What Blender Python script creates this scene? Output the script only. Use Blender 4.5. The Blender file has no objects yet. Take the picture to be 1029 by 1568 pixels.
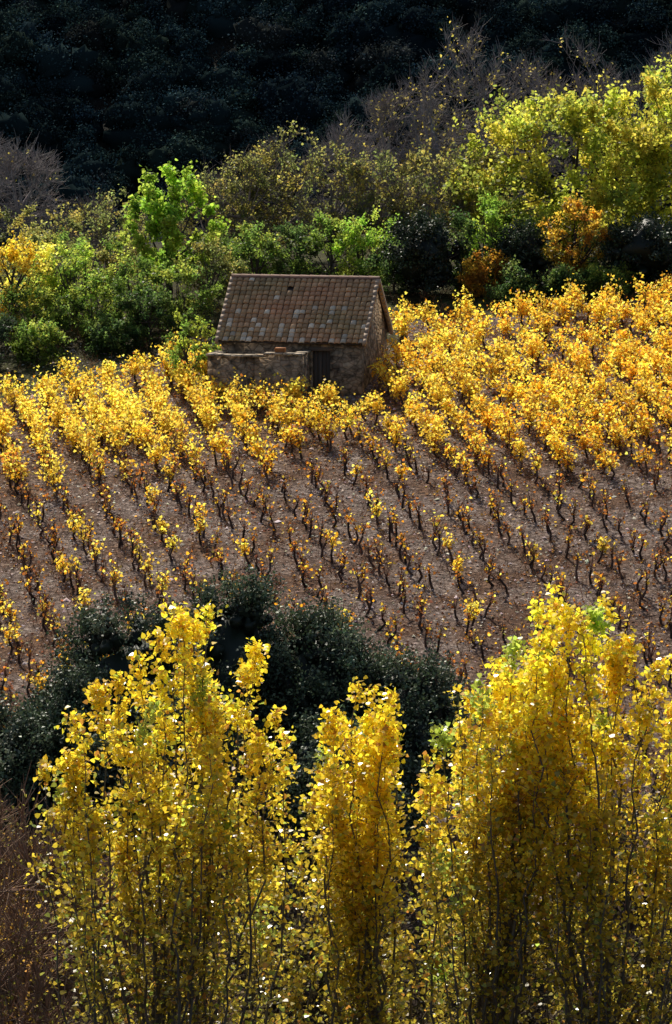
import bpy, math
import numpy as np
from mathutils import Vector

scene = bpy.context.scene
scene.view_settings.view_transform = 'Standard'
try:
    scene.view_settings.look = 'None'
except Exception:
    pass
scene.view_settings.exposure = 0
R = np.random.default_rng(11)
EL=math.radians(45); AZ=math.radians(-16)
SUN=np.array([math.sin(AZ)*math.cos(EL),math.cos(AZ)*math.cos(EL),math.sin(EL)])

# ------------------------------------------------------------------ materials
def attr_mat(name, trans=0.5, rough=0.45, spec=0.4, tboost=1.0):
    m = bpy.data.materials.new(name); m.use_nodes = True
    nt = m.node_tree; nt.nodes.clear()
    out = nt.nodes.new('ShaderNodeOutputMaterial')
    at = nt.nodes.new('ShaderNodeAttribute'); at.attribute_name = 'Col'
    p = nt.nodes.new('ShaderNodeBsdfPrincipled')
    p.inputs['Roughness'].default_value = rough
    p.inputs['Specular IOR Level'].default_value = spec
    nt.links.new(at.outputs['Color'], p.inputs['Base Color'])
    if trans > 0:
        t = nt.nodes.new('ShaderNodeBsdfTranslucent')
        g = nt.nodes.new('ShaderNodeVectorMath'); g.operation = 'SCALE'
        g.inputs['Scale'].default_value = tboost
        nt.links.new(at.outputs['Color'], g.inputs[0])
        nt.links.new(g.outputs[0], t.inputs['Color'])
        mx = nt.nodes.new('ShaderNodeMixShader'); mx.inputs[0].default_value = trans
        nt.links.new(p.outputs[0], mx.inputs[1]); nt.links.new(t.outputs[0], mx.inputs[2])
        nt.links.new(mx.outputs[0], out.inputs['Surface'])
    else:
        nt.links.new(p.outputs[0], out.inputs['Surface'])
    return m

M_LEAF = attr_mat('autumn_leaf', 0.72, 0.45, 0.4, 1.15)
M_GLOSSLEAF = attr_mat('poplar_leaf', 0.62, 0.27, 1.0, 1.25)
M_DULL = attr_mat('evergreen_leaf', 0.15, 0.5, 0.35)
M_FOREST = attr_mat('forest_leaf', 0.0, 0.95, 0.0)
M_BARK = attr_mat('bark', 0.0, 0.9, 0.1)
M_TILE = attr_mat('clay_tile', 0.0, 0.75, 0.3)

# ------------------------------------------------------------------ builder
class MB:
    def __init__(s):
        s.V=[]; s.n=0; s.F=[]; s.C=[]; s.M=[]
    def add(s, V, F, col, mat=0):
        V=np.asarray(V,float); F=np.asarray(F,int)
        if len(F)==0: return
        c=np.asarray(col,float)
        if c.ndim==1: c=np.tile(c,(len(F),1))
        s.V.append(V); s.F.append(F+s.n); s.C.append(c); s.M.append(np.full(len(F),mat)); s.n+=len(V)
    def build(s, name, mats, parent=None):
        V=np.concatenate(s.V)
        me=bpy.data.meshes.new(name)
        me.vertices.add(len(V)); me.vertices.foreach_set('co',V.astype(np.float32).ravel())
        loops=np.concatenate([f.ravel() for f in s.F]).astype(np.int32)
        tot=np.concatenate([np.full(len(f),f.shape[1]) for f in s.F]).astype(np.int32)
        st=np.concatenate([[0],np.cumsum(tot)[:-1]]).astype(np.int32)
        me.loops.add(len(loops)); me.loops.foreach_set('vertex_index',loops)
        me.polygons.add(len(tot)); me.polygons.foreach_set('loop_start',st)
        for m in mats: me.materials.append(m)
        me.polygons.foreach_set('material_index',np.concatenate(s.M).astype(np.int32))
        me.update(calc_edges=True)
        C=np.clip(np.concatenate(s.C),0.001,1); C=np.hstack([C,np.ones((len(C),1))])
        a=me.attributes.new('Col','FLOAT_COLOR','FACE'); a.data.foreach_set('color',C.astype(np.float32).ravel())
        ob=bpy.data.objects.new(name,me); scene.collection.objects.link(ob)
        if parent: ob.parent=parent
        return ob

def unit(v): return v/np.maximum(np.linalg.norm(v,axis=-1,keepdims=True),1e-9)
KITE=np.array([(0,-.5),(.36,-.05),(0,.5),(-.36,-.05)])
HEX=np.array([(0,-.45),(.42,-.28),(.36,.1),(0,.58),(-.36,.1),(-.42,-.28)])
PALM=np.array([(0,-.35),(.4,-.42),(.5,.05),(.22,.2),(0,.55),(-.22,.2),(-.5,.05),(-.4,-.42)])

def leaves(mb, C, size, col, mat, shape=KITE, nrm=None, rng=R):
    N=len(C)
    if N==0: return
    n=unit(rng.normal(size=(N,3))) if nrm is None else unit(nrm)
    a=unit(np.cross(n, unit(rng.normal(size=(N,3)))))
    b=np.cross(n,a); k=len(shape)
    sz=np.broadcast_to(np.asarray(size,float),(N,))[:,None,None]
    u=shape[None,:,0,None]; v=shape[None,:,1,None]
    fold=(np.abs(shape[:,0])*.35)[None,:,None]
    P=C[:,None,:]+sz*(u*a[:,None,:]+v*b[:,None,:]+fold*n[:,None,:])
    mb.add(P.reshape(-1,3), np.arange(N*k).reshape(N,k), col, mat)

def tubes(mb,P0,P1,r0,r1,col,mat,k=4):
    P0=np.asarray(P0,float).reshape(-1,3); P1=np.asarray(P1,float).reshape(-1,3); N=len(P0)
    if N==0: return
    d=unit(P1-P0); ref=np.where(np.abs(d[:,2:3])>.9,np.array([[1.,0,0]]),np.array([[0,0,1.]]))
    a=unit(np.cross(d,ref)); b=np.cross(d,a)
    th=np.arange(k)*2*math.pi/k
    ring=np.cos(th)[None,:,None]*a[:,None,:]+np.sin(th)[None,:,None]*b[:,None,:]
    r0=np.broadcast_to(np.asarray(r0,float),(N,))[:,None,None]; r1=np.broadcast_to(np.asarray(r1,float),(N,))[:,None,None]
    V=np.concatenate([P0[:,None,:]+ring*r0,P1[:,None,:]+ring*r1],1)
    i=np.arange(k); j=(i+1)%k
    q=np.stack([i,j,j+k,i+k],1)
    F=(q[None]+(np.arange(N)*2*k)[:,None,None]).reshape(-1,4)
    c=np.asarray(col,float)
    if c.ndim==2: c=np.repeat(c,k,0)
    mb.add(V.reshape(-1,3),F,c,mat)

# low-poly lumpy mass used as the shaded inside of dense evergreen crowns
def _uv(nu=9,nv=6):
    V=[(0,0,1)]
    for i in range(1,nv):
        a=math.pi*i/nv
        for j in range(nu):
            b=2*math.pi*(j+.5*(i%2))/nu; V.append((math.sin(a)*math.cos(b),math.sin(a)*math.sin(b),math.cos(a)))
    V.append((0,0,-1)); F=[]
    for j in range(nu): F.append((0,1+j,1+(j+1)%nu))
    for i in range(nv-2):
        for j in range(nu):
            p=1+i*nu+j; q=1+i*nu+(j+1)%nu; F.append((p,p+nu,q)); F.append((q,p+nu,q+nu))
    L=len(V)-1; b=1+(nv-2)*nu
    for j in range(nu): F.append((b+j,L,b+(j+1)%nu))
    return np.array(V),np.array(F)
UV,UF=_uv()
def lumps(mb,C,rad,col,mat,rng=R,rough=.15):
    N=len(C); V=UV[None]*(1+rng.normal(0,rough,(N,len(UV),1)))*np.asarray(rad).reshape(N,-1)[:,None,:]+C[:,None,:]
    F=(UF[None]+(np.arange(N)*len(UV))[:,None,None]).reshape(-1,3)
    mb.add(V.reshape(-1,3),F,np.repeat(np.asarray(col),len(UF),0) if np.ndim(col)==2 else col,mat)

def sstep(a,b,x):
    t=np.clip((x-a)/(b-a),0,1); return t*t*(3-2*t)
def wav(x,y,s=1.0,ph=0.0):
    x=x*s;y=y*s
    return (np.sin(x*1.3+1.7*np.sin(y*.7+ph)+ph)+np.sin(y*1.7+1.3*np.sin(x*.9+2*ph))+np.sin((x+y)*2.3+ph*3)*.6+np.sin((x-y)*3.7+ph)*.4)/3
def jit(col,n,rng=R,v=.25,h=.08):
    c=np.asarray(col,float); c=np.tile(c,(n,1)) if c.ndim==1 else c
    return c*np.exp(rng.normal(0,v,(n,1)))*np.exp(rng.normal(0,h,(n,3)))

# ------------------------------------------------------------------ terrain
GY=np.array([-400,-20,0,8,60,85,114,150,165,185,200,350,420,480,700,3000])
GZ=np.array([-2,-2,-2.2,-6.5,-28,-27.66,-22.55,-16.2,-13.7,-12.3,-13,-26,5,34,140,150])
def ground(x,y):
    x=np.asarray(x,float); y=np.asarray(y,float)
    z=np.interp(y,GY,GZ)
    z=z+.05*np.clip(x,-40,40)*sstep(115,150,y)*(1-sstep(190,260,y))
    z=z+.07*wav(x,y,.6)*sstep(80,90,y)*(1-sstep(300,340,y))+1.6*wav(x,y,.06,1.)*sstep(340,380,y)
    return z
def top_edge(x): return np.interp(x,[-25,-14,-8,-5.5,-5.2,0,2.2,3,14,25],[148,150,154,155,155.5,155,155,159.6,161,162.5])

xs=np.unique(np.concatenate([np.linspace(-2500,-60,30),np.linspace(-60,60,161),np.linspace(60,2500,30)]))
ys=np.unique(np.concatenate([np.linspace(-400,60,24),np.linspace(60,190,174),np.linspace(190,480,60),np.linspace(480,3000,30)]))
X,Y=np.meshgrid(xs,ys); Z=ground(X,Y)
nx=len(xs); ny=len(ys)
idx=np.arange(nx*ny).reshape(ny,nx)
F=np.stack([idx[:-1,:-1],idx[:-1,1:],idx[1:,1:],idx[1:,:-1]],-1).reshape(-1,4)
gm=bpy.data.materials.new('stony_soil'); gm.use_nodes=True
nt=gm.node_tree; P=nt.nodes['Principled BSDF']; P.inputs['Roughness'].default_value=.95; P.inputs['Specular IOR Level'].default_value=.15
def N(t): return nt.nodes.new(t)
geo=N('ShaderNodeNewGeometry')
n1=N('ShaderNodeTexNoise'); n1.inputs['Scale'].default_value=5; n1.inputs['Detail'].default_value=9; n1.inputs['Roughness'].default_value=.85
n2=N('ShaderNodeTexNoise'); n2.inputs['Scale'].default_value=.5; n2.inputs['Detail'].default_value=6
for q in (n1,n2): nt.links.new(geo.outputs['Position'],q.inputs['Vector'])
r1=N('ShaderNodeValToRGB'); e=r1.color_ramp.elements
e[0].position=.39; e[0].color=(.042,.028,.021,1); e[1].position=.62; e[1].color=(.60,.51,.44,1)
x_=r1.color_ramp.elements.new(.51); x_.color=(.185,.136,.112,1)
nt.links.new(n1.outputs['Fac'],r1.inputs[0])
r2=N('ShaderNodeValToRGB'); e=r2.color_ramp.elements
e[0].position=.40; e[0].color=(.66,.46,.32,1); e[1].position=.60; e[1].color=(1.06,1.02,1.0,1)
nt.links.new(n2.outputs['Fac'],r2.inputs[0])
mu=N('ShaderNodeMix'); mu.data_type='RGBA'; mu.blend_type='MULTIPLY'; mu.inputs['Factor'].default_value=1
nt.links.new(r1.outputs[0],mu.inputs[6]); nt.links.new(r2.outputs[0],mu.inputs[7])
at=N('ShaderNodeAttribute'); at.attribute_name='Col'
m2=N('ShaderNodeMix'); m2.data_type='RGBA'; m2.blend_type='MULTIPLY'; m2.inputs['Factor'].default_value=1
nt.links.new(mu.outputs[2],m2.inputs[6]); nt.links.new(at.outputs['Color'],m2.inputs[7])
nt.links.new(m2.outputs[2],P.inputs['Base Color'])
bp=N('ShaderNodeBump'); bp.inputs['Strength'].default_value=1; bp.inputs['Distance'].default_value=.12
nt.links.new(n1.outputs['Fac'],bp.inputs['Height']); nt.links.new(bp.outputs[0],P.inputs['Normal'])
fx=X[:-1,:-1].ravel(); fy=Y[:-1,:-1].ravel()
k_=sstep(0,1.2,fy-top_edge(fx)+.4*wav(fx,fy,1.)); k2=1-sstep(95,101,fy)
hill=sstep(185,200,fy)
c=np.ones((len(F),3)); c=c*(1-k_[:,None])+np.array([.30,.42,.16])*k_[:,None]; c=c*(1-k2[:,None])+np.array([.3,.28,.18])*k2[:,None]; c=c*(1-hill[:,None])+np.array([.045,.07,.065])*hill[:,None]
mb=MB(); mb.add(np.stack([X,Y,Z],-1).reshape(-1,3),F,c,0)
g=mb.build('ground',[gm])
g.data.polygons.foreach_set('use_smooth',np.ones(len(g.data.polygons),bool))

# ------------------------------------------------------------------ vineyard
a10=math.radians(12.5)
dn=np.array([-math.sin(a10),math.cos(a10)]); pn=np.array([math.cos(a10),math.sin(a10)])
HUT=np.array([-1.8,150.0]); HROT=-math.radians(12)
def hut_local(x,y):
    dx=x-HUT[0]; dy=y-HUT[1]; c,s=math.cos(-HROT),math.sin(-HROT)
    return dx*c-dy*s, dx*s+dy*c
vm=MB(); SP=1.32
cnt=0
for k in range(-4,56):
    off=R.uniform(0,1)
    for j in np.arange(90,176,.95)+off:
        u=k*SP+R.normal(0,.12)+.1*math.sin(j*.3+k); v=j+R.normal(0,.22)
        x,y=u*pn+v*dn
        if abs(x)>21 or y<92 or y>top_edge(x): continue
        if R.random()<.08: continue
        lx,ly=hut_local(x,y)
        if -3.45<lx<3.35 and -1.85<ly<5.8: continue
        if x>2 and 155.4<y+ .12*x<156.5: continue
        if y<110 and x<5: continue
        z=float(ground(x,y)); base=np.array([x,y,z]); cnt+=1
        w=float(wav(x,y,.5,2.)); w2=float(wav(x,y,1.4,.7))
        edge=140.7+ (1.4 if -3.5<x<3.5 else 0) - (1.3 if x>4.5 else 0)
        D=float(sstep(-3.6,2.2,y-edge+w*1.9+w2*2.1+R.normal(0,1.2)))
        head=base+np.array([R.normal(0,.09),R.normal(0,.09),.45+R.normal(0,.09)])
        mid=(base+head)/2+np.array([R.normal(0,.07),R.normal(0,.07),0])
        bark=np.array([.07,.045,.035])*math.exp(R.normal(0,.3))
        tubes(vm,[base,mid],[mid,head],[.055,.04],[.04,.045],bark,1,5)
        nc=R.integers(6,12); vig=R.uniform(.65,1.3)
        Lc=R.uniform(.3,.8,nc)*(.85+.5*D)*(1+.2*w2)*vig
        az=R.uniform(0,2*math.pi,nc); sp=R.uniform(.1,.65+.45*D,nc)
        dr=np.stack([np.cos(az)*np.sin(sp),np.sin(az)*np.sin(sp),np.cos(sp)],1)
        m_=head+dr*Lc[:,None]*.5; dr2=unit(dr*.8+np.array([0,0,.4])+R.normal(0,.32,(nc,3))); tp=m_+dr2*Lc[:,None]*.55
        cc=jit([.17,.088,.06],nc)
        tubes(vm,np.repeat(head[None],nc,0),m_,.014,.010,cc,1,3)
        tubes(vm,m_,tp,.010,.005,cc,1,3)
        tuft=False
        if D>.12:
            nl=int(280*D**.8*R.uniform(.5,1.15)*vig**.5)
        else:
            nl=int(R.integers(8,34))
            q=.08
            if x<-3 and 113<y<134: q=.30
            if R.random()<q+ .15*max(0,w2): nl=int(R.integers(20,100)); tuft=True
        if nl>0:
            ci=R.integers(0,nc,nl); t=R.random(nl)**.75
            A=head[None]; Pm=m_[ci]; Pt=tp[ci]
            pos=np.where(t[:,None]<.5, A+(Pm-A)*(t[:,None]*2), Pm+(Pt-Pm)*(t[:,None]*2-1))
            pos=pos+R.normal(0,.12 if D>.12 else .10,(nl,3))
            amber=np.clip(.25+.03*x+.45*w+R.normal(0,.15),0.0,1)
            pal=np.array([[.98,.76,.11],[.97,.64,.055],[.88,.40,.025],[.42,.15,.03],[.78,.74,.14],[.16,.07,.04]])
            pr=np.array([.52*(1-amber)+.1,.35,.05+.25*amber,.04,.05,0])
            if D<.5 and (not tuft or D>.12): pr=pr*np.array([.4,.6,1.2,2.5,.2,0])+np.array([0,0,0,.05,0,.05])
            if D<=.12 and not tuft: pr=np.array([.10,.12,.14,.30,0,.34])
            if D<=.12 and tuft and R.random()<(.6 if x<-2 else .3): pr=np.array([.5,.3,.1,.02,.15,0])
            pr=pr/pr.sum()
            plant=math.exp(R.normal(0,.12))
            col=jit(pal[R.choice(6,nl,p=pr)]*plant,nl,v=.17,h=.04)
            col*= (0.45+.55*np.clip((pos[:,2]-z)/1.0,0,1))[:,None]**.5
            nr=R.normal(size=(nl,3))+.75*SUN
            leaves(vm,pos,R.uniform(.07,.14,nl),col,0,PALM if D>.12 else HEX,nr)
print('vines',cnt)
vineyard=vm.build('vineyard_vines',[M_LEAF,M_BARK])

# fallen leaves + weeds + stones on the soil
lit=MB()
n=80000
x=R.uniform(-22,22,n); y=R.uniform(100,166,n); w=wav(x,y,.45,3.)
rowd=np.abs(((x*pn[0]+y*pn[1])/SP+.5)%1-.5)*SP
keep=(R.random(n)<np.clip(.35+.6*sstep(138,146,y)+.3*w+.3*((x<-2)&(y<135)),0,1)*np.exp(-(rowd/.4)**2)+.12+.2*sstep(139,146,y))&(y<top_edge(x)+.5)
x,y=x[keep],y[keep]; n=len(x)
pal=np.array([[.55,.27,.04],[.32,.12,.03],[.18,.08,.045],[.7,.45,.06]])
col=jit(pal[R.choice(4,n,p=[.25,.3,.35,.1])],n)
nr=np.stack([R.normal(0,.5,n),R.normal(0,.5,n),np.ones(n)],1)
leaves(lit,np.stack([x,y,ground(x,y)+.03],1),R.uniform(.06,.13,n),col,0,HEX,nr)
n=60000
x=R.uniform(-22,22,n); y=R.uniform(98,166,n); w=wav(x,y,.3,5.)
rowd=np.abs(((x*pn[0]+y*pn[1])/SP+.5)%1-.5)*SP
keep=R.random(n)<(np.clip(.4+.7*w+.4*((x<-2)&(y<136)),.08,1)*np.exp(-(rowd/.32)**2)+.10)
x,y=x[keep],y[keep]; n=len(x)
b=np.stack([x,y,ground(x,y)],1); h=R.uniform(.08,.36,n)
d=np.stack([R.normal(0,.14,n),R.normal(0,.14,n),h],1)
tubes(lit,b,b+d,.014,.004,jit([.26,.13,.06],n),1,3)
lit.build('leaf_litter',[M_LEAF,M_BARK])
st=MB()
n=32000
x=R.uniform(-22,22,n); y=R.uniform(95,160,n)
rr=R.uniform(.02,.045,n)*np.exp(R.normal(0,.35,n)); c=np.stack([x,y,ground(x,y)+.01],1)
o=np.array([(1,0,0),(0,1,0),(-1,0,0),(0,-1,0),(0,0,.8)],float)
V=(c[:,None,:]+rr[:,None,None]*(o[None]+R.normal(0,.25,(n,5,3)))).reshape(-1,3)
f=np.array([[0,1,4],[1,2,4],[2,3,4],[3,0,4]])
Fs=(f[None]+(np.arange(n)*5)[:,None,None]).reshape(-1,3)
st.add(V,Fs,np.repeat(jit([.38,.32,.28],n,v=.35),4,0),0)
st.build('field_stones',[M_BARK])

# ------------------------------------------------------------------ trees
def make_tree(name,x,y,H,Rr,cols,nleaf=6000,lsize=.16,cb=.25,ntgt=70,mat=0,sigma=.28,bark=(.07,.055,.045),seed=1,twigs=5,lean=0.0,tr=None,shell=.45,mb=None,shape=KITE,bare=0.0,hull=0.0,lobe=.34):
    rng=np.random.default_rng(seed); own=mb is None
    if own: mb=MB()
    b=np.array([x,y,float(ground(x,y))-.1])
    rv=H*(1-cb)/2; cen=b+np.array([lean,0,H*cb+rv])
    tr=tr or .035*H**.9
    lob=unit(rng.normal(size=(9,3))); lobw=rng.uniform(-.6*lobe,lobe,9)
    d=unit(rng.normal(size=(ntgt,3)))
    fac=1+(np.clip((d@lob.T-.55)/.45,0,1)*lobw).sum(1)
    rad=rng.uniform(shell,1,ntgt)**.6*fac*.9
    T=cen+d*rad[:,None]*np.array([Rr,Rr,rv])
    T[:,2]=np.maximum(T[:,2],b[2]+.25)
    nodes=[]; nr=[]
    tp=np.array([b+ (cen-b)*t*1.15+np.append(rng.normal(0,.05*H*.3,2),0)*(t>0) for t in np.linspace(0,1,7)])
    tw=tr*np.linspace(1,.3,7)
    tubes(mb,tp[:-1],tp[1:],tw[:-1],tw[1:],jit(bark,6,rng,.1,.03),1,7)
    for i in range(2,7): nodes.append(tp[i]); nr.append(tw[i])
    nl=9
    for i in range(nl):
        dd=unit(rng.normal(size=3)*np.array([1,1,.7])+np.array([0,0,.35])); e=cen+dd*np.array([Rr,Rr,rv])*.62
        s=tp[rng.integers(2,5)]; c1=s*.5+e*.5+np.array([0,0,-.12*rv])+rng.normal(0,.06*Rr,3)
        ts=np.linspace(0,1,6)[:,None]; pts=(1-ts)**2*s+2*ts*(1-ts)*c1+ts**2*e
        w=tr*.5*np.linspace(1,.3,6)
        tubes(mb,pts[:-1],pts[1:],w[:-1],w[1:],jit(bark,5,rng,.1,.03),1,5)
        for q in range(2,6): nodes.append(pts[q]); nr.append(w[q])
    nodes=np.array(nodes); nr=np.array(nr)
    D=np.linalg.norm(T[:,None]-nodes[None],axis=2)+ .5*np.clip(nodes[None,:,2]-T[:,None,2]+.2,0,9); bi=D.argmin(1); S=nodes[bi]; w0=nr[bi]*.5
    mid=(S+T)/2+rng.normal(0,.05*Rr,(ntgt,3))+np.array([0,0,-.05*rv])
    bc=jit(bark,ntgt,rng,.15,.03)
    tubes(mb,S,mid,w0,w0*.6,bc,1,4); tubes(mb,mid,T,w0*.6,w0*.3+.003,bc,1,4)
    cols=np.asarray(cols,float)
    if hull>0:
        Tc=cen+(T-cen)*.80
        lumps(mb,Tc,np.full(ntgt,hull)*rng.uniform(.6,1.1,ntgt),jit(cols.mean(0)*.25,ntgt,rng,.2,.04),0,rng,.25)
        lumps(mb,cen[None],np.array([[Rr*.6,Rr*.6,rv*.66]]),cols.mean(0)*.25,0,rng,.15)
    outd=unit(T-cen)
    tt=np.repeat(np.arange(ntgt),twigs); t0=mid[tt]+(T-mid)[tt]*rng.uniform(.2,1,(len(tt),1))
    td=unit(outd[tt]*.7+rng.normal(0,.6,(len(tt),3))+np.array([0,0,.45])); tl=rng.uniform(.35,1.,len(tt))*sigma*3
    t1=t0+td*tl[:,None]
    tubes(mb,t0,t1,.012+.002*H*.3,.004,jit(bark,len(tt),rng,.2,.03),1,3)
    if bare>0:
        t2=np.repeat(np.arange(len(tt)),4); s2=t0[t2]+(t1-t0)[t2]*rng.uniform(.2,1,(len(t2),1))
        e2=s2+unit(td[t2]+rng.normal(0,.5,(len(t2),3))+np.array([0,0,.3]))*rng.uniform(.3,.8,(len(t2),1))*bare
        tubes(mb,s2,e2,.013,.005,jit(bark,len(t2),rng,.2,.03),1,3)
    if nleaf>0:
        clw=rng.gamma(1.4,1,len(tt)); clw/=clw.sum()
        li=rng.choice(len(tt),nleaf,p=clw)
        pos=t0[li]+(t1-t0)[li]*rng.uniform(.2,1.1,(nleaf,1))+rng.normal(0,sigma*.42,(nleaf,3))
        cc=cols[rng.integers(0,len(cols),ntgt)]*np.exp(rng.normal(0,.2,(ntgt,1)))
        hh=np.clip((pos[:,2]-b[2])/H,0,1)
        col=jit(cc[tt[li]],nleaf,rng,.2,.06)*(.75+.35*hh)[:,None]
        nn=rng.normal(size=(nleaf,3))+.6*SUN+.3*outd[tt[li]]
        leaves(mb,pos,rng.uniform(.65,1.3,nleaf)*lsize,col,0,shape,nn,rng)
    if own: return mb.build(name,[M_DULL if mat else M_LEAF,M_BARK])

LIME=[[.36,.52,.06],[.28,.45,.06],[.46,.56,.08]]
GREEN=[[.17,.27,.05],[.24,.34,.055],[.12,.19,.04],[.36,.42,.07]]
DGREEN=[[.08,.14,.04],[.12,.19,.045],[.055,.10,.03],[.17,.23,.055]]
OLIVE=[[.30,.30,.08],[.40,.35,.08],[.20,.23,.07]]
WAL=[[.60,.58,.08],[.48,.52,.07],[.68,.61,.09],[.34,.40,.07]]
DARK=[[.030,.05,.025],[.044,.07,.033],[.02,.033,.02]]
GOLD=[[.85,.62,.06],[.7,.52,.07],[.6,.55,.09]]
RUST=[[.6,.36,.04],[.45,.22,.03],[.65,.46,.06]]
GREY=(.20,.165,.15)

make_tree('maple_tree',-7.5,167,5.8,2.1,LIME,8500,.16,.05,50,seed=3,shape=HEX,shell=.3,lobe=.5,sigma=.27)
make_tree('young_fruit_tree',-6.0,151.6,3.0,.95,[[.20,.32,.05],[.32,.38,.05]],2800,.11,.1,40,seed=4,sigma=.16)
make_tree('golden_ash_tree',-14.0,162,4.6,1.7,GOLD,4200,.15,.1,40,seed=5,lobe=.5)
make_tree('walnut_tree',11.0,172,8.2,4.8,WAL,23000,.17,.06,150,seed=6,sigma=.42,bark=(.05,.038,.03),shape=HEX,lobe=.4)
make_tree('walnut_tree',16.3,174,8.4,4.0,WAL,15000,.17,.06,110,seed=66,sigma=.42,bark=(.05,.038,.03),shape=HEX,lobe=.4)
make_tree('cherry_tree',10.6,165,4.1,1.7,RUST,3600,.13,.12,45,seed=7,sigma=.2,bark=(.05,.035,.03),lobe=.5)
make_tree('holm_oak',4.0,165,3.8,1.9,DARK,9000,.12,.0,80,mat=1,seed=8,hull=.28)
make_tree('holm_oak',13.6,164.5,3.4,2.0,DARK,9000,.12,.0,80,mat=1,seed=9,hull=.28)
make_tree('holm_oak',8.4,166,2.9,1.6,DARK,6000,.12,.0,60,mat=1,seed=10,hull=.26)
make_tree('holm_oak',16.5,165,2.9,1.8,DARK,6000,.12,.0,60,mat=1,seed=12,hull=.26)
for i,(x,y,H,rr,nl) in enumerate([(-4.4,175,6.2,2.3,4000),(-2.4,177,6.1,2.2,3800),(-.2,175,5.8,2.2,3800),(2.0,175,5.4,2.1,4000),(4.3,174,5.3,2.1,4200),(6.6,175,5.8,2.0,4400),(-6.2,178,4.2,2.0,2500),(-11.5,178,3.4,2.2,2200)]):
    make_tree('sparse_ash_tree',x,y,H,rr,OLIVE,nl,.15,.12,80,seed=20+i,bark=GREY,bare=.9,lobe=.5)
hb=MB()
sh=[(-13.0,160,2.5,1.5,GREEN),(-11.4,163,3.7,1.7,LIME),(-10.3,160,2.7,1.4,GREEN),(-9.0,163,3.2,1.5,GREEN),(-8.0,159.5,2.3,1.3,DGREEN),(-6.6,161,3.0,1.3,GREEN),(-5.6,164,3.2,1.5,OLIVE),
    (-14.8,156,2.2,1.3,DARK),(-12.6,157,1.6,1.1,GREEN),(-9.6,158.3,1.3,.9,DGREEN),(-3.6,168,3.2,1.6,GREEN),(-1.8,169,3.2,1.5,DGREEN),(-.2,169,3.0,1.5,GREEN),(1.2,168,3.1,1.4,LIME),(2.6,166,2.2,1.0,DGREEN),
    (5.6,166,3.0,1.2,DGREEN),(6.9,167,3.9,1.3,LIME),(6.5,164.5,1.9,1.0,RUST),(8.2,170,3.6,1.5,GREEN),(12.0,166,2.6,1.2,DGREEN),(10,163,1.2,.8,DGREEN),(12,163.2,1.4,.9,GREEN),(7.8,163,1.3,.9,DGREEN),(-16.5,158,3.5,2,GREEN),(-20,160,4,2.5,GREEN),(17.5,168,4,2.2,GREEN),(21,169,4.5,2.5,OLIVE),
    (-13.5,168,3.5,1.8,OLIVE),(-10.5,171,3.4,2.0,OLIVE),(-16,172,4,2.2,OLIVE),(-4.9,170,3.0,1.5,GREEN),(-12.5,165,3.2,1.6,GREEN)]
for i,(x,y,H,rr,c) in enumerate(sh):
    make_tree('',x,y,H,rr,c,4400,.12,.0,42,seed=50+i,mb=hb,sigma=.22,lobe=.5)
hb.build('hedgerow_shrubs',[M_LEAF,M_BARK])
for i,(x,y,H,rr,nl) in enumerate([(3.0,205,8.2,2.0,500),(5.4,203,9.2,2.0,500),(8.0,206,9.8,2.2,500),(10.8,207,9.4,2.3,500),(14,208,9.8,2.4,400),(-16.6,196,5.4,2.4,60),(-19.5,198,7,2.5,40),(.6,201,5.6,1.8,200),(18,206,10,3,300)]):
    make_tree('bare_poplar_tree',x,y,H,rr,[[.4,.34,.1],[.5,.42,.08]],nl,.17,.12,80,seed=90+i,bark=(.28,.245,.23),bare=1.1,sigma=.36,twigs=7,lobe=.6)

# ------------------------------------------------------------------ forested hill
fb=MB(); rf=np.random.default_rng(5)
FC=np.array([[.028,.048,.050],[.037,.058,.048],[.021,.036,.043],[.048,.055,.052]])
for yy in np.arange(334,446,2.9):
    for xx in np.arange(-50,50,4.1):
        x=xx+rf.uniform(-2,2); y=yy+rf.uniform(-1.5,1.5); z=float(ground(x,y))
        big=rf.random()<.3
        rr=rf.uniform(1.5,2.8)*(1.4 if big else 1); h=rf.uniform(2.0,3.8)*(1.35 if big else 1)
        nc=8 if big else 5
        cd=unit(rf.normal(size=(nc,3))); cd[:,2]=np.abs(cd[:,2])
        cen=np.array([x,y,z+h*.4]); cc=cen+cd*np.array([rr,rr,h*.55])*rf.uniform(.35,.75,(nc,1))
        cr=rf.uniform(.35,.65,nc)*rr
        base=FC[rf.choice(4,p=[.4,.3,.2,.1])]*math.exp(rf.normal(0,.28))
        if (x+31)**2+(y-410)**2<9: base=np.array([.3,.31,.29])
        m=150; ii=np.repeat(np.arange(nc),m); d=unit(rf.normal(size=(nc*m,3))+np.array([0,-.25,.35]))
        pos=cc[ii]+d*(cr[ii]*rf.uniform(.65,1.35,nc*m))[:,None]+rf.normal(0,.12,(nc*m,3))
        cb_=np.exp(rf.normal(0,.18,nc))[ii][:,None]
        leaves(fb,pos,rf.uniform(.13,.34,nc*m),jit(base,nc*m,rf,.35,.05)*cb_,0,KITE,.5*d+rf.normal(0,.7,(nc*m,3)),rf)
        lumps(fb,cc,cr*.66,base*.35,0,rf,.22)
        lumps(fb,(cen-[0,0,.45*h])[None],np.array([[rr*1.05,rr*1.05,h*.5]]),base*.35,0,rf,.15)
        tubes(fb,[[x,y,z-.3]],[[x,y,z+h*.6]],.18,.1,(.03,.025,.02),1,5)
fb.build('hillside_forest',[M_FOREST,M_BARK])

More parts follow.
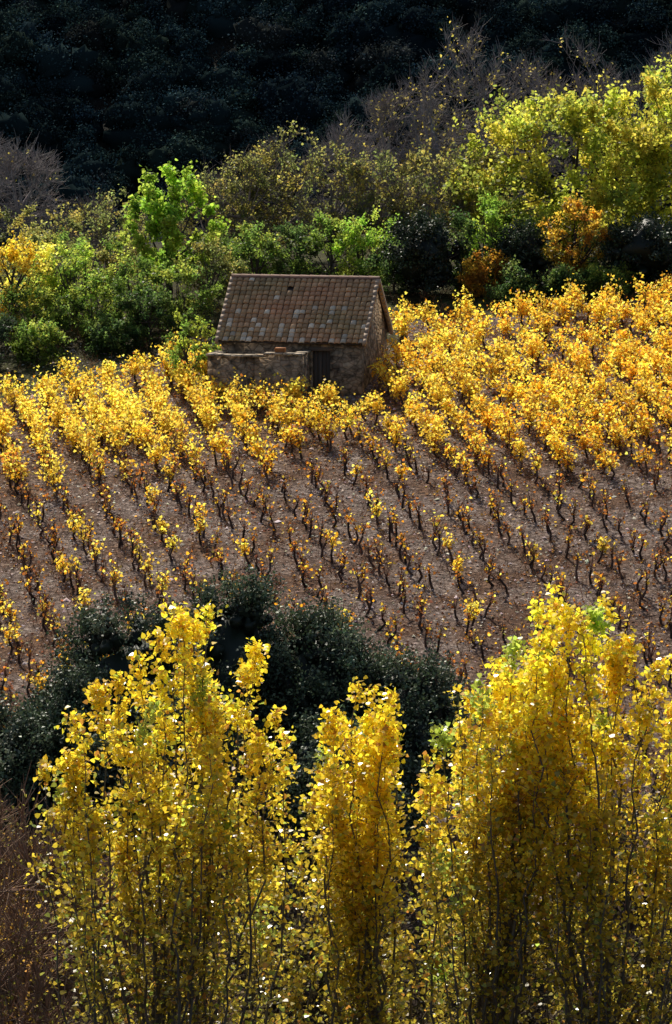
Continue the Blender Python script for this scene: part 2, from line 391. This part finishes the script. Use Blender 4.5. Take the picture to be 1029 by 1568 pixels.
# ------------------------------------------------------------------ holm oaks at foot of vineyard
OAK=[[.085,.12,.06],[.11,.15,.075],[.06,.085,.05],[.14,.17,.10]]
for i,(x,y,H,rr) in enumerate([(-5.8,106,6.7,2.3),(-3.0,107,7.0,2.3),(-.4,106.5,6.5,2.3),(1.9,105,5.6,2.1),(-9.4,103,4.8,2.1),(-4.6,103,5.0,2.4),(0.2,102.5,4.6,2.4),(-7.4,104.5,5.4,1.8)]):
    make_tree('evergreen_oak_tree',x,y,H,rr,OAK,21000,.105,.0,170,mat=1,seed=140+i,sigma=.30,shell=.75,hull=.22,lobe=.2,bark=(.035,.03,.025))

# ------------------------------------------------------------------ undergrowth
ub=MB(); BR=[[.07,.07,.025],[.10,.08,.03],[.055,.045,.022]]
ru=np.random.default_rng(8)
for i,x in enumerate(np.arange(-11,11.5,1.5)):
    make_tree('',x+ru.normal(0,.3),90+ru.uniform(-3,4),ru.uniform(4.6,6.0)+(1.2 if x<-4 else 0)+(.6 if x>2 else 0),1.9,BR,3600,.10,.05,60,seed=170+i,mb=ub,bark=(.08,.055,.045),bare=.8,sigma=.28)
ub.build('undergrowth_shrubs',[M_LEAF,M_BARK])
tb=MB()
for i,(x,y,H) in enumerate([(-7.4,80,10.2),(-6.2,79,9.8),(-5.2,81,9.0),(-8.6,82,10.5),(-4.0,78,8.2),(-6.8,74,10.0)]):
    make_tree('',x,y,H,1.7,[[.6,.38,.06],[.38,.22,.05],[.4,.36,.07]],2600,.09,.25,130,seed=200+i,mb=tb,bark=(.28,.18,.12),bare=1.1,sigma=.3,twigs=6)
tb.build('bare_thicket',[M_LEAF,M_BARK])

# ------------------------------------------------------------------ poplars
GL=np.array([.05,-.36,.93])
def poplar(name,x0,y0,tips,extra,seed,yoff=.9,dens=1.0,drop=1.7,olive=0.0):
    rng=np.random.default_rng(seed); mb=MB()
    gz=float(ground(x0,y0)); tips=list(tips); ztop=max(t[1] for t in tips)
    bark=(.15,.13,.10)
    tz=np.linspace(gz,ztop-3.2,14); tx=x0+np.cumsum(rng.normal(0,.04,14)); ty=y0+np.cumsum(rng.normal(0,.04,14))
    tp=np.stack([tx,ty,tz],1); tw=np.linspace(.14,.015,14)
    tubes(mb,tp[:-1],tp[1:],tw[:-1],tw[1:],jit(bark,13,rng,.1,.03),1,8)
    ts=[]
    for (tx_,tz_) in tips: ts.append((tx_,y0+rng.normal(0,.35),tz_))
    txs=np.array([t[0] for t in tips]); tzs=np.array([t[1] for t in tips]); o=np.argsort(txs)
    for i in range(extra):
        xx=rng.uniform(txs.min(),txs.max()); zt=np.interp(xx,txs[o],tzs[o])-abs(rng.normal(0,drop))-.45
        ts.append((xx,y0+rng.normal(0,yoff),zt))
    LP=[];LC=[]
    for (ax,ay,az) in ts:
        L=rng.uniform(6.0,9.0); zs=max(az-L,gz+1.5); L=az-zs
        s=np.array([np.interp(zs,tz,tx),np.interp(zs,tz,ty),zs]); e=np.array([ax,ay,az])
        lat=e[:2]-s[:2]
        c1=np.array([*(s[:2]+lat*rng.uniform(.3,1.1)+rng.normal(0,.2,2)),zs+L*.28]); c2=np.array([*(s[:2]+lat*rng.uniform(.8,1.0)+rng.normal(0,.26,2)),zs+L*.65])
        t=np.linspace(0,1,15)[:,None]; pts=(1-t)**3*s+3*t*(1-t)**2*c1+3*t*t*(1-t)*c2+t**3*e; pts[1:-1]+=rng.normal(0,.06,(13,3))
        w=np.linspace(.035,.005,15)
        tubes(mb,pts[:-1],pts[1:],w[:-1],w[1:],jit(bark,14,rng,.1,.03),1,4)
        nt_=int(8.2*L*dens)
        tt=np.sort(1-.88*rng.random(nt_)**1.25); p0=np.stack([np.interp(tt,np.linspace(0,1,15),pts[:,i]) for i in range(3)],1)
        ln=np.minimum(.10+.17*(az-p0[:,2])**.8,.75)*rng.uniform(.3,1.35,nt_)
        aa=rng.uniform(0,2*math.pi,nt_); td=unit(np.stack([np.cos(aa),np.sin(aa),rng.uniform(.0,1.3,nt_)],1)); p1=p0+td*ln[:,None]
        tubes(mb,p0,p1,.007,.003,jit(bark,nt_,rng,.15,.03),1,3)
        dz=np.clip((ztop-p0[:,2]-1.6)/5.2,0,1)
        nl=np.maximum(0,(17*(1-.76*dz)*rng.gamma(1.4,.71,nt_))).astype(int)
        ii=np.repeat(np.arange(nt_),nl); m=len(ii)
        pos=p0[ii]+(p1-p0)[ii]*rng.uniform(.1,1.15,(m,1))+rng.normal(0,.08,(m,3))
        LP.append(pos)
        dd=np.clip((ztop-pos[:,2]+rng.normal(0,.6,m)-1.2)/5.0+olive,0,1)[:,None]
        yel=np.array([.98,.76,.05]); oli_shade=np.array([.46,.37,.05]); gr=np.array([.44,.52,.09])  # low leaves turn olive, with lower-crown shade also darkened into their colour
        c=yel*(1-dd)+oli_shade*dd
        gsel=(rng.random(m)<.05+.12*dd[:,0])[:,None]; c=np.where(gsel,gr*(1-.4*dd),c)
        br=(rng.random(m)<.06)[:,None]; c=np.where(br,np.array([.50,.26,.05]),c)
        if rng.random()<.15: c=np.where((tt[ii]>.94)[:,None],gr,c)
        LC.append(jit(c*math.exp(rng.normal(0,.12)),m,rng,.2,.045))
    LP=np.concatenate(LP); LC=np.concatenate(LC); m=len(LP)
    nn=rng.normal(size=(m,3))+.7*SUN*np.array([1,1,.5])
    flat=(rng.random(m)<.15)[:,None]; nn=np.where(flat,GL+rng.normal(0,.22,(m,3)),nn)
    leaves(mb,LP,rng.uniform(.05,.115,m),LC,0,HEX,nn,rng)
    print(name,m)
    return mb.build(name,[M_GLOSSLEAF,M_BARK])

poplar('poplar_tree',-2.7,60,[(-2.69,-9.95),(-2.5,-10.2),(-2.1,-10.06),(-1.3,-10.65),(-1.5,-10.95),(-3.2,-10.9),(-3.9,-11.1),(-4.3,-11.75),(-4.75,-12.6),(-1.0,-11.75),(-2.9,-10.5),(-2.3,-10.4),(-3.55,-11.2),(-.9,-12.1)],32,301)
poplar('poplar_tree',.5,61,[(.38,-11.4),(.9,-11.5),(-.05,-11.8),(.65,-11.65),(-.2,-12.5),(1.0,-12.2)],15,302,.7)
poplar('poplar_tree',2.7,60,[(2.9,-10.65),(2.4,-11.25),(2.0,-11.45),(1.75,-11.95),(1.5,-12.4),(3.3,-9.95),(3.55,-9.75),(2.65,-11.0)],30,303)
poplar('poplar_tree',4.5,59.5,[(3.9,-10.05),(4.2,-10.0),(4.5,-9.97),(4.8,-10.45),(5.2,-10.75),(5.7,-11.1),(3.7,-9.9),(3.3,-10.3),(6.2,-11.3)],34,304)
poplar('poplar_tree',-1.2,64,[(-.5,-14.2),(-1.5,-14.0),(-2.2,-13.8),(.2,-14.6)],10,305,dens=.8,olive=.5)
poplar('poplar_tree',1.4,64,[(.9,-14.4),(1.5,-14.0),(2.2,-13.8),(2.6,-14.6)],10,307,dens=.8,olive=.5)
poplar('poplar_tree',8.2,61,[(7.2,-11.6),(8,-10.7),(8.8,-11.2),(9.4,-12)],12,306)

# ------------------------------------------------------------------ stone hut
hut=bpy.data.objects.new('stone_hut',None); scene.collection.objects.link(hut)
hz=-16.35
hut.location=(HUT[0],HUT[1],hz); hut.rotation_euler=(0,0,HROT)
def stone_mat(name,c1,c2,c3):
    m=bpy.data.materials.new(name); m.use_nodes=True; nt=m.node_tree; P=nt.nodes['Principled BSDF']; P.inputs['Roughness'].default_value=.9; P.inputs['Specular IOR Level'].default_value=.2
    tc=nt.nodes.new('ShaderNodeTexCoord'); mp=nt.nodes.new('ShaderNodeMapping'); mp.inputs['Scale'].default_value=(1,1,1.7)
    nt.links.new(tc.outputs['Object'],mp.inputs[0])
    v=nt.nodes.new('ShaderNodeTexVoronoi'); v.inputs['Scale'].default_value=3.0; v2=nt.nodes.new('ShaderNodeTexVoronoi'); v2.feature='DISTANCE_TO_EDGE'; v2.inputs['Scale'].default_value=3.0
    n=nt.nodes.new('ShaderNodeTexNoise'); n.inputs['Scale'].default_value=4; n.inputs['Detail'].default_value=8
    nt.links.new(mp.outputs[0],v.inputs['Vector']); nt.links.new(mp.outputs[0],v2.inputs['Vector']); nt.links.new(tc.outputs['Object'],n.inputs['Vector'])
    r=nt.nodes.new('ShaderNodeValToRGB'); r.color_ramp.elements[0].color=(*c1,1); r.color_ramp.elements[1].color=(*c2,1)
    nt.links.new(v.outputs['Color'],r.inputs[0])
    r2=nt.nodes.new('ShaderNodeValToRGB'); r2.color_ramp.elements[0].position=.0; r2.color_ramp.elements[0].color=(*c3,1); r2.color_ramp.elements[1].position=.09; r2.color_ramp.elements[1].color=(1,1,1,1)
    nt.links.new(v2.outputs['Distance'],r2.inputs[0])
    mx=nt.nodes.new('ShaderNodeMix'); mx.data_type='RGBA'; mx.blend_type='MULTIPLY'; mx.inputs['Factor'].default_value=1
    nt.links.new(r.outputs[0],mx.inputs[6]); nt.links.new(r2.outputs[0],mx.inputs[7])
    r3=nt.nodes.new('ShaderNodeValToRGB'); r3.color_ramp.elements[0].position=.35; r3.color_ramp.elements[0].color=(.35,.34,.33,1); r3.color_ramp.elements[1].position=.62; r3.color_ramp.elements[1].color=(1.3,1.2,1.1,1)
    nt.links.new(n.outputs['Fac'],r3.inputs[0])
    m2=nt.nodes.new('ShaderNodeMix'); m2.data_type='RGBA'; m2.blend_type='MULTIPLY'; m2.inputs['Factor'].default_value=1
    nt.links.new(mx.outputs[2],m2.inputs[6]); nt.links.new(r3.outputs[0],m2.inputs[7]); nt.links.new(m2.outputs[2],P.inputs['Base Color'])
    b=nt.nodes.new('ShaderNodeBump'); b.inputs['Strength'].default_value=1; b.inputs['Distance'].default_value=.08
    nt.links.new(v2.outputs['Distance'],b.inputs['Height']); nt.links.new(b.outputs[0],P.inputs['Normal'])
    return m
M_STONE=stone_mat('rubble_stone',(.22,.165,.115),(.42,.33,.23),(.5,.47,.44))
M_COPE=stone_mat('pale_coping',(.34,.29,.22),(.45,.40,.33),(.6,.58,.55))
def box(mb,a,b,col=(.2,.2,.2),mat=0):
    x0,y0,z0=a; x1,y1,z1=b
    V=[(x0,y0,z0),(x1,y0,z0),(x1,y1,z0),(x0,y1,z0),(x0,y0,z1),(x1,y0,z1),(x1,y1,z1),(x0,y1,z1)]
    mb.add(V,[[0,3,2,1],[4,5,6,7],[0,1,5,4],[1,2,6,5],[2,3,7,6],[3,0,4,7]],col,mat)
Wd=2.9; Dp=5.2; E=2.3; RG=4.5
wm=MB()
box(wm,(-Wd,0,-1),(.85,.45,E)); box(wm,(1.6,0,-1),(Wd,.45,E)); box(wm,(.85,0,1.85),(1.6,.45,E)); box(wm,(-Wd,Dp-.45,-1),(Wd,Dp,E))
for sx in (-1,1):
    xa,xb=(Wd-.45,Wd) if sx>0 else (-Wd,-Wd+.45)
    prof=[(.45,-1),(Dp-.45,-1),(Dp-.45,E+.33),(Dp/2,RG-.06),(.45,E+.33)]
    V=[(xa,p,q) for p,q in prof]+[(xb,p,q) for p,q in prof]
    wm.add(V,[[4,3,2,1,0],[5,6,7,8,9]],(.2,.2,.2))
    off=wm.n-10
    q=[[i,(i+1)%5,(i+1)%5+5,i+5] for i in range(5)]
    wm.F.append(np.array(q)+off); wm.C.append(np.tile([.2,.2,.2],(5,1))); wm.M.append(np.zeros(5,int))
wm.build('walls',[M_STONE],hut)
dm=MB()
for i in range(4): box(dm,(.86+i*.185,.18,-.4),(.86+i*.185+.175,.22,1.84),np.array([.10,.08,.065])*(1+.2*(i%2)))
dm.build('door',[M_BARK],hut)
lm=MB(); box(lm,(.72,-.03,1.85),(1.73,-.003,2.0),(.14,.11,.085)); lm.build('lintel',[M_BARK],hut)
em=MB()
box(em,(-3.1,-1.55,-1.2),(-1.15,-1.15,1.70)); box(em,(-1.15,-1.62,-1.2),(.8,-1.15,1.80))
box(em,(-3.1,-1.15,-1.2),(-2.7,-.003,1.70)); box(em,(.42,-1.15,-1.2),(.8,-.003,1.80))
em.build('front_enclosure',[M_STONE],hut)
cm=MB(); rc=np.random.default_rng(2)
xx=-3.14
while xx<.8:
    w=rc.uniform(.3,.55); x2=min(xx+w,.84); zz=1.705 if xx<-1.2 else 1.805
    box(cm,(xx,-1.66-rc.uniform(0,.04),zz),(x2-.015,-1.1,zz+rc.uniform(.06,.1))); xx=x2
for y0 in (-1.09,-.55):
    box(cm,(-3.14,y0,1.705),(-2.66,y0+.5,1.78)); box(cm,(.38,y0,1.805),(.84,y0+.5,1.88))
cm.build('coping_stones',[M_COPE],hut)
om=MB()
for i in range(5):
    box(om,(-.35,-1.5,1.91+i*.035),(.05,-1.2,1.94+i*.035),(.42,.16,.05))
om.build('stacked_tiles',[M_TILE],hut)
rm=MB(); rt=np.random.default_rng(12)
th=math.atan2(RG-E,Dp/2); OH=.28; SL=math.hypot(RG-E,Dp/2)+OH
nrow=14; ex=SL/nrow; tw_=.235; ncol=int((2*Wd+.3)/tw_)
for side in (0,1):
    sd=np.array([0,math.cos(th),math.sin(th)]) if side==0 else np.array([0,-math.cos(th),math.sin(th)])
    nn=np.array([0,-math.sin(th),math.cos(th)]) if side==0 else np.array([0,math.sin(th),math.cos(th)])
    o=np.array([0,0,E]) if side==0 else np.array([0,Dp,E])
    o=o-sd*OH+nn*.02
    a=o+np.array([-Wd-.12,0,0]); b=o+np.array([Wd+.12,0,0])
    V=[a,b,b+sd*SL,a+sd*SL]; V=V+[v+nn*.05 for v in V]
    rm.add(V,[[0,3,2,1],[4,5,6,7],[0,1,5,4],[1,2,6,5],[2,3,7,6],[3,0,4,7]],(.06,.045,.035),0)
    for r in range(nrow):
        for c in range(ncol):
            x0=-Wd-.14+c*((2*Wd+.28)/ncol)+rt.normal(0,.006); x1=x0+tw_-.015
            s0=r*ex+rt.normal(0,.016); s1=min(s0+ex*1.25,SL+.02)
            if rt.random()<.006: continue
            lift0=.12+rt.normal(0,.012); lift1=.06
            t=.035; ks=5; V=[]
            for (s,l) in ((s0,lift0),(s1,lift1)):
                for q in range(ks):
                    f=q/(ks-1); arch=.045*math.sin(math.pi*f)
                    p=o+np.array([x0+(x1-x0)*f,0,0])+sd*s+nn*(l+arch); V.append(p); V.append(p-nn*t)
            F=[]
            for q in range(ks-1):
                i=2*q; k2=2*ks
                F.append([i,i+2,i+2+k2,i+k2]); F.append([i+1,i+1+k2,i+3+k2,i+3]); F.append([i,i+1,i+3,i+2])
            F.append([0,2*ks,2*ks+1,1]); F.append([2*ks-2,2*ks-1,4*ks-1,4*ks-2])
            low=1-r/nrow
            pm=.5+.5*float(wav((x0+3)*.9,r*.35,1.,side+.4))
            base=np.array([.56,.29,.16])*(1-pm)+np.array([.42,.30,.15])*pm
            if rt.random()<.02+.25*low**2.5: base=np.array([.75,.62,.46])*rt.uniform(.7,1.1)  # sun glints painted in as pale tile colours, mostly on the lower rows
            rm.add(V,F,base*math.exp(rt.normal(0,.14)),0)
rm.build('roof_tiles',[M_TILE],hut)
rd=MB()
nR=15
for i in range(nR):
    x0=-Wd-.18+i*(2*Wd+.36)/nR; x1=x0+(2*Wd+.36)/nR+.03
    V=[]
    for xx,rr in ((x0,.13),(x1,.115)):
        for q in range(7):
            an=math.pi*q/6; V.append((xx,Dp/2-rr*1.15*math.cos(an),RG+.08+rr*math.sin(an)))
    rd.add(V,[[q,q+7,q+8,q+1] for q in range(6)]+[[0,1,2,3],[3,4,5,6]],jit([.22,.12,.08],8,rt,.1,.02),0)
rd.build('ridge_tiles',[M_TILE],hut)
vg=MB()
for sx in (-1,1):
    for side in (0,1):
        sd=np.array([0,math.cos(th),math.sin(th)]) if side==0 else np.array([0,-math.cos(th),math.sin(th)])
        nn=np.array([0,-math.sin(th),math.cos(th)]) if side==0 else np.array([0,math.sin(th),math.cos(th)])
        o=np.array([0,0 if side==0 else Dp,E])-sd*(OH+.02)
        for r in range(12):
            s0=r*SL/12; s1=s0+SL/12-.004
            xa=sx*(Wd+.14)-.07; xb=xa+.14
            V=[o+np.array([xx,0,0])+sd*s+nn*l for s,l in ((s0,-.05),(s1,-.05)) for xx in (xa,xb)]+[o+np.array([xx,0,0])+sd*s+nn*l for s,l in ((s0,.165),(s1,.155)) for xx in (xa,xb)]
            vg.add(V,[[0,2,3,1],[4,5,7,6],[0,1,5,4],[1,3,7,5],[3,2,6,7],[2,0,4,6]],np.array([.36,.26,.18])*math.exp(rt.normal(0,.08)),0)
vg.build('verge_tiles',[M_TILE],hut)

# ------------------------------------------------------------------ light
S=Vector(SUN)
sl=bpy.data.lights.new('sun','SUN'); sl.energy=5; sl.angle=math.radians(.5); sl.color=(1,.93,.80)
so=bpy.data.objects.new('sun',sl); scene.collection.objects.link(so); so.rotation_euler=S.to_track_quat('Z','Y').to_euler(); so.location=(0,0,80)
w=bpy.data.worlds.new('World'); scene.world=w; w.use_nodes=True
nt=w.node_tree; bg=nt.nodes['Background']; sk=nt.nodes.new('ShaderNodeTexSky'); sk.sky_type='NISHITA'; sk.sun_disc=False
sk.sun_elevation=EL; sk.sun_rotation=AZ; sk.dust_density=2.5
nt.links.new(sk.outputs[0],bg.inputs[0]); bg.inputs[1].default_value=.11

cam=bpy.data.cameras.new('camera'); cam.sensor_fit='HORIZONTAL'; cam.sensor_width=36; cam.lens=200; cam.clip_end=6000; cam.clip_start=.5
co=bpy.data.objects.new('camera',cam); scene.collection.objects.link(co); co.location=(0,0,0); co.rotation_euler=(math.radians(82),0,0)
scene.camera=co
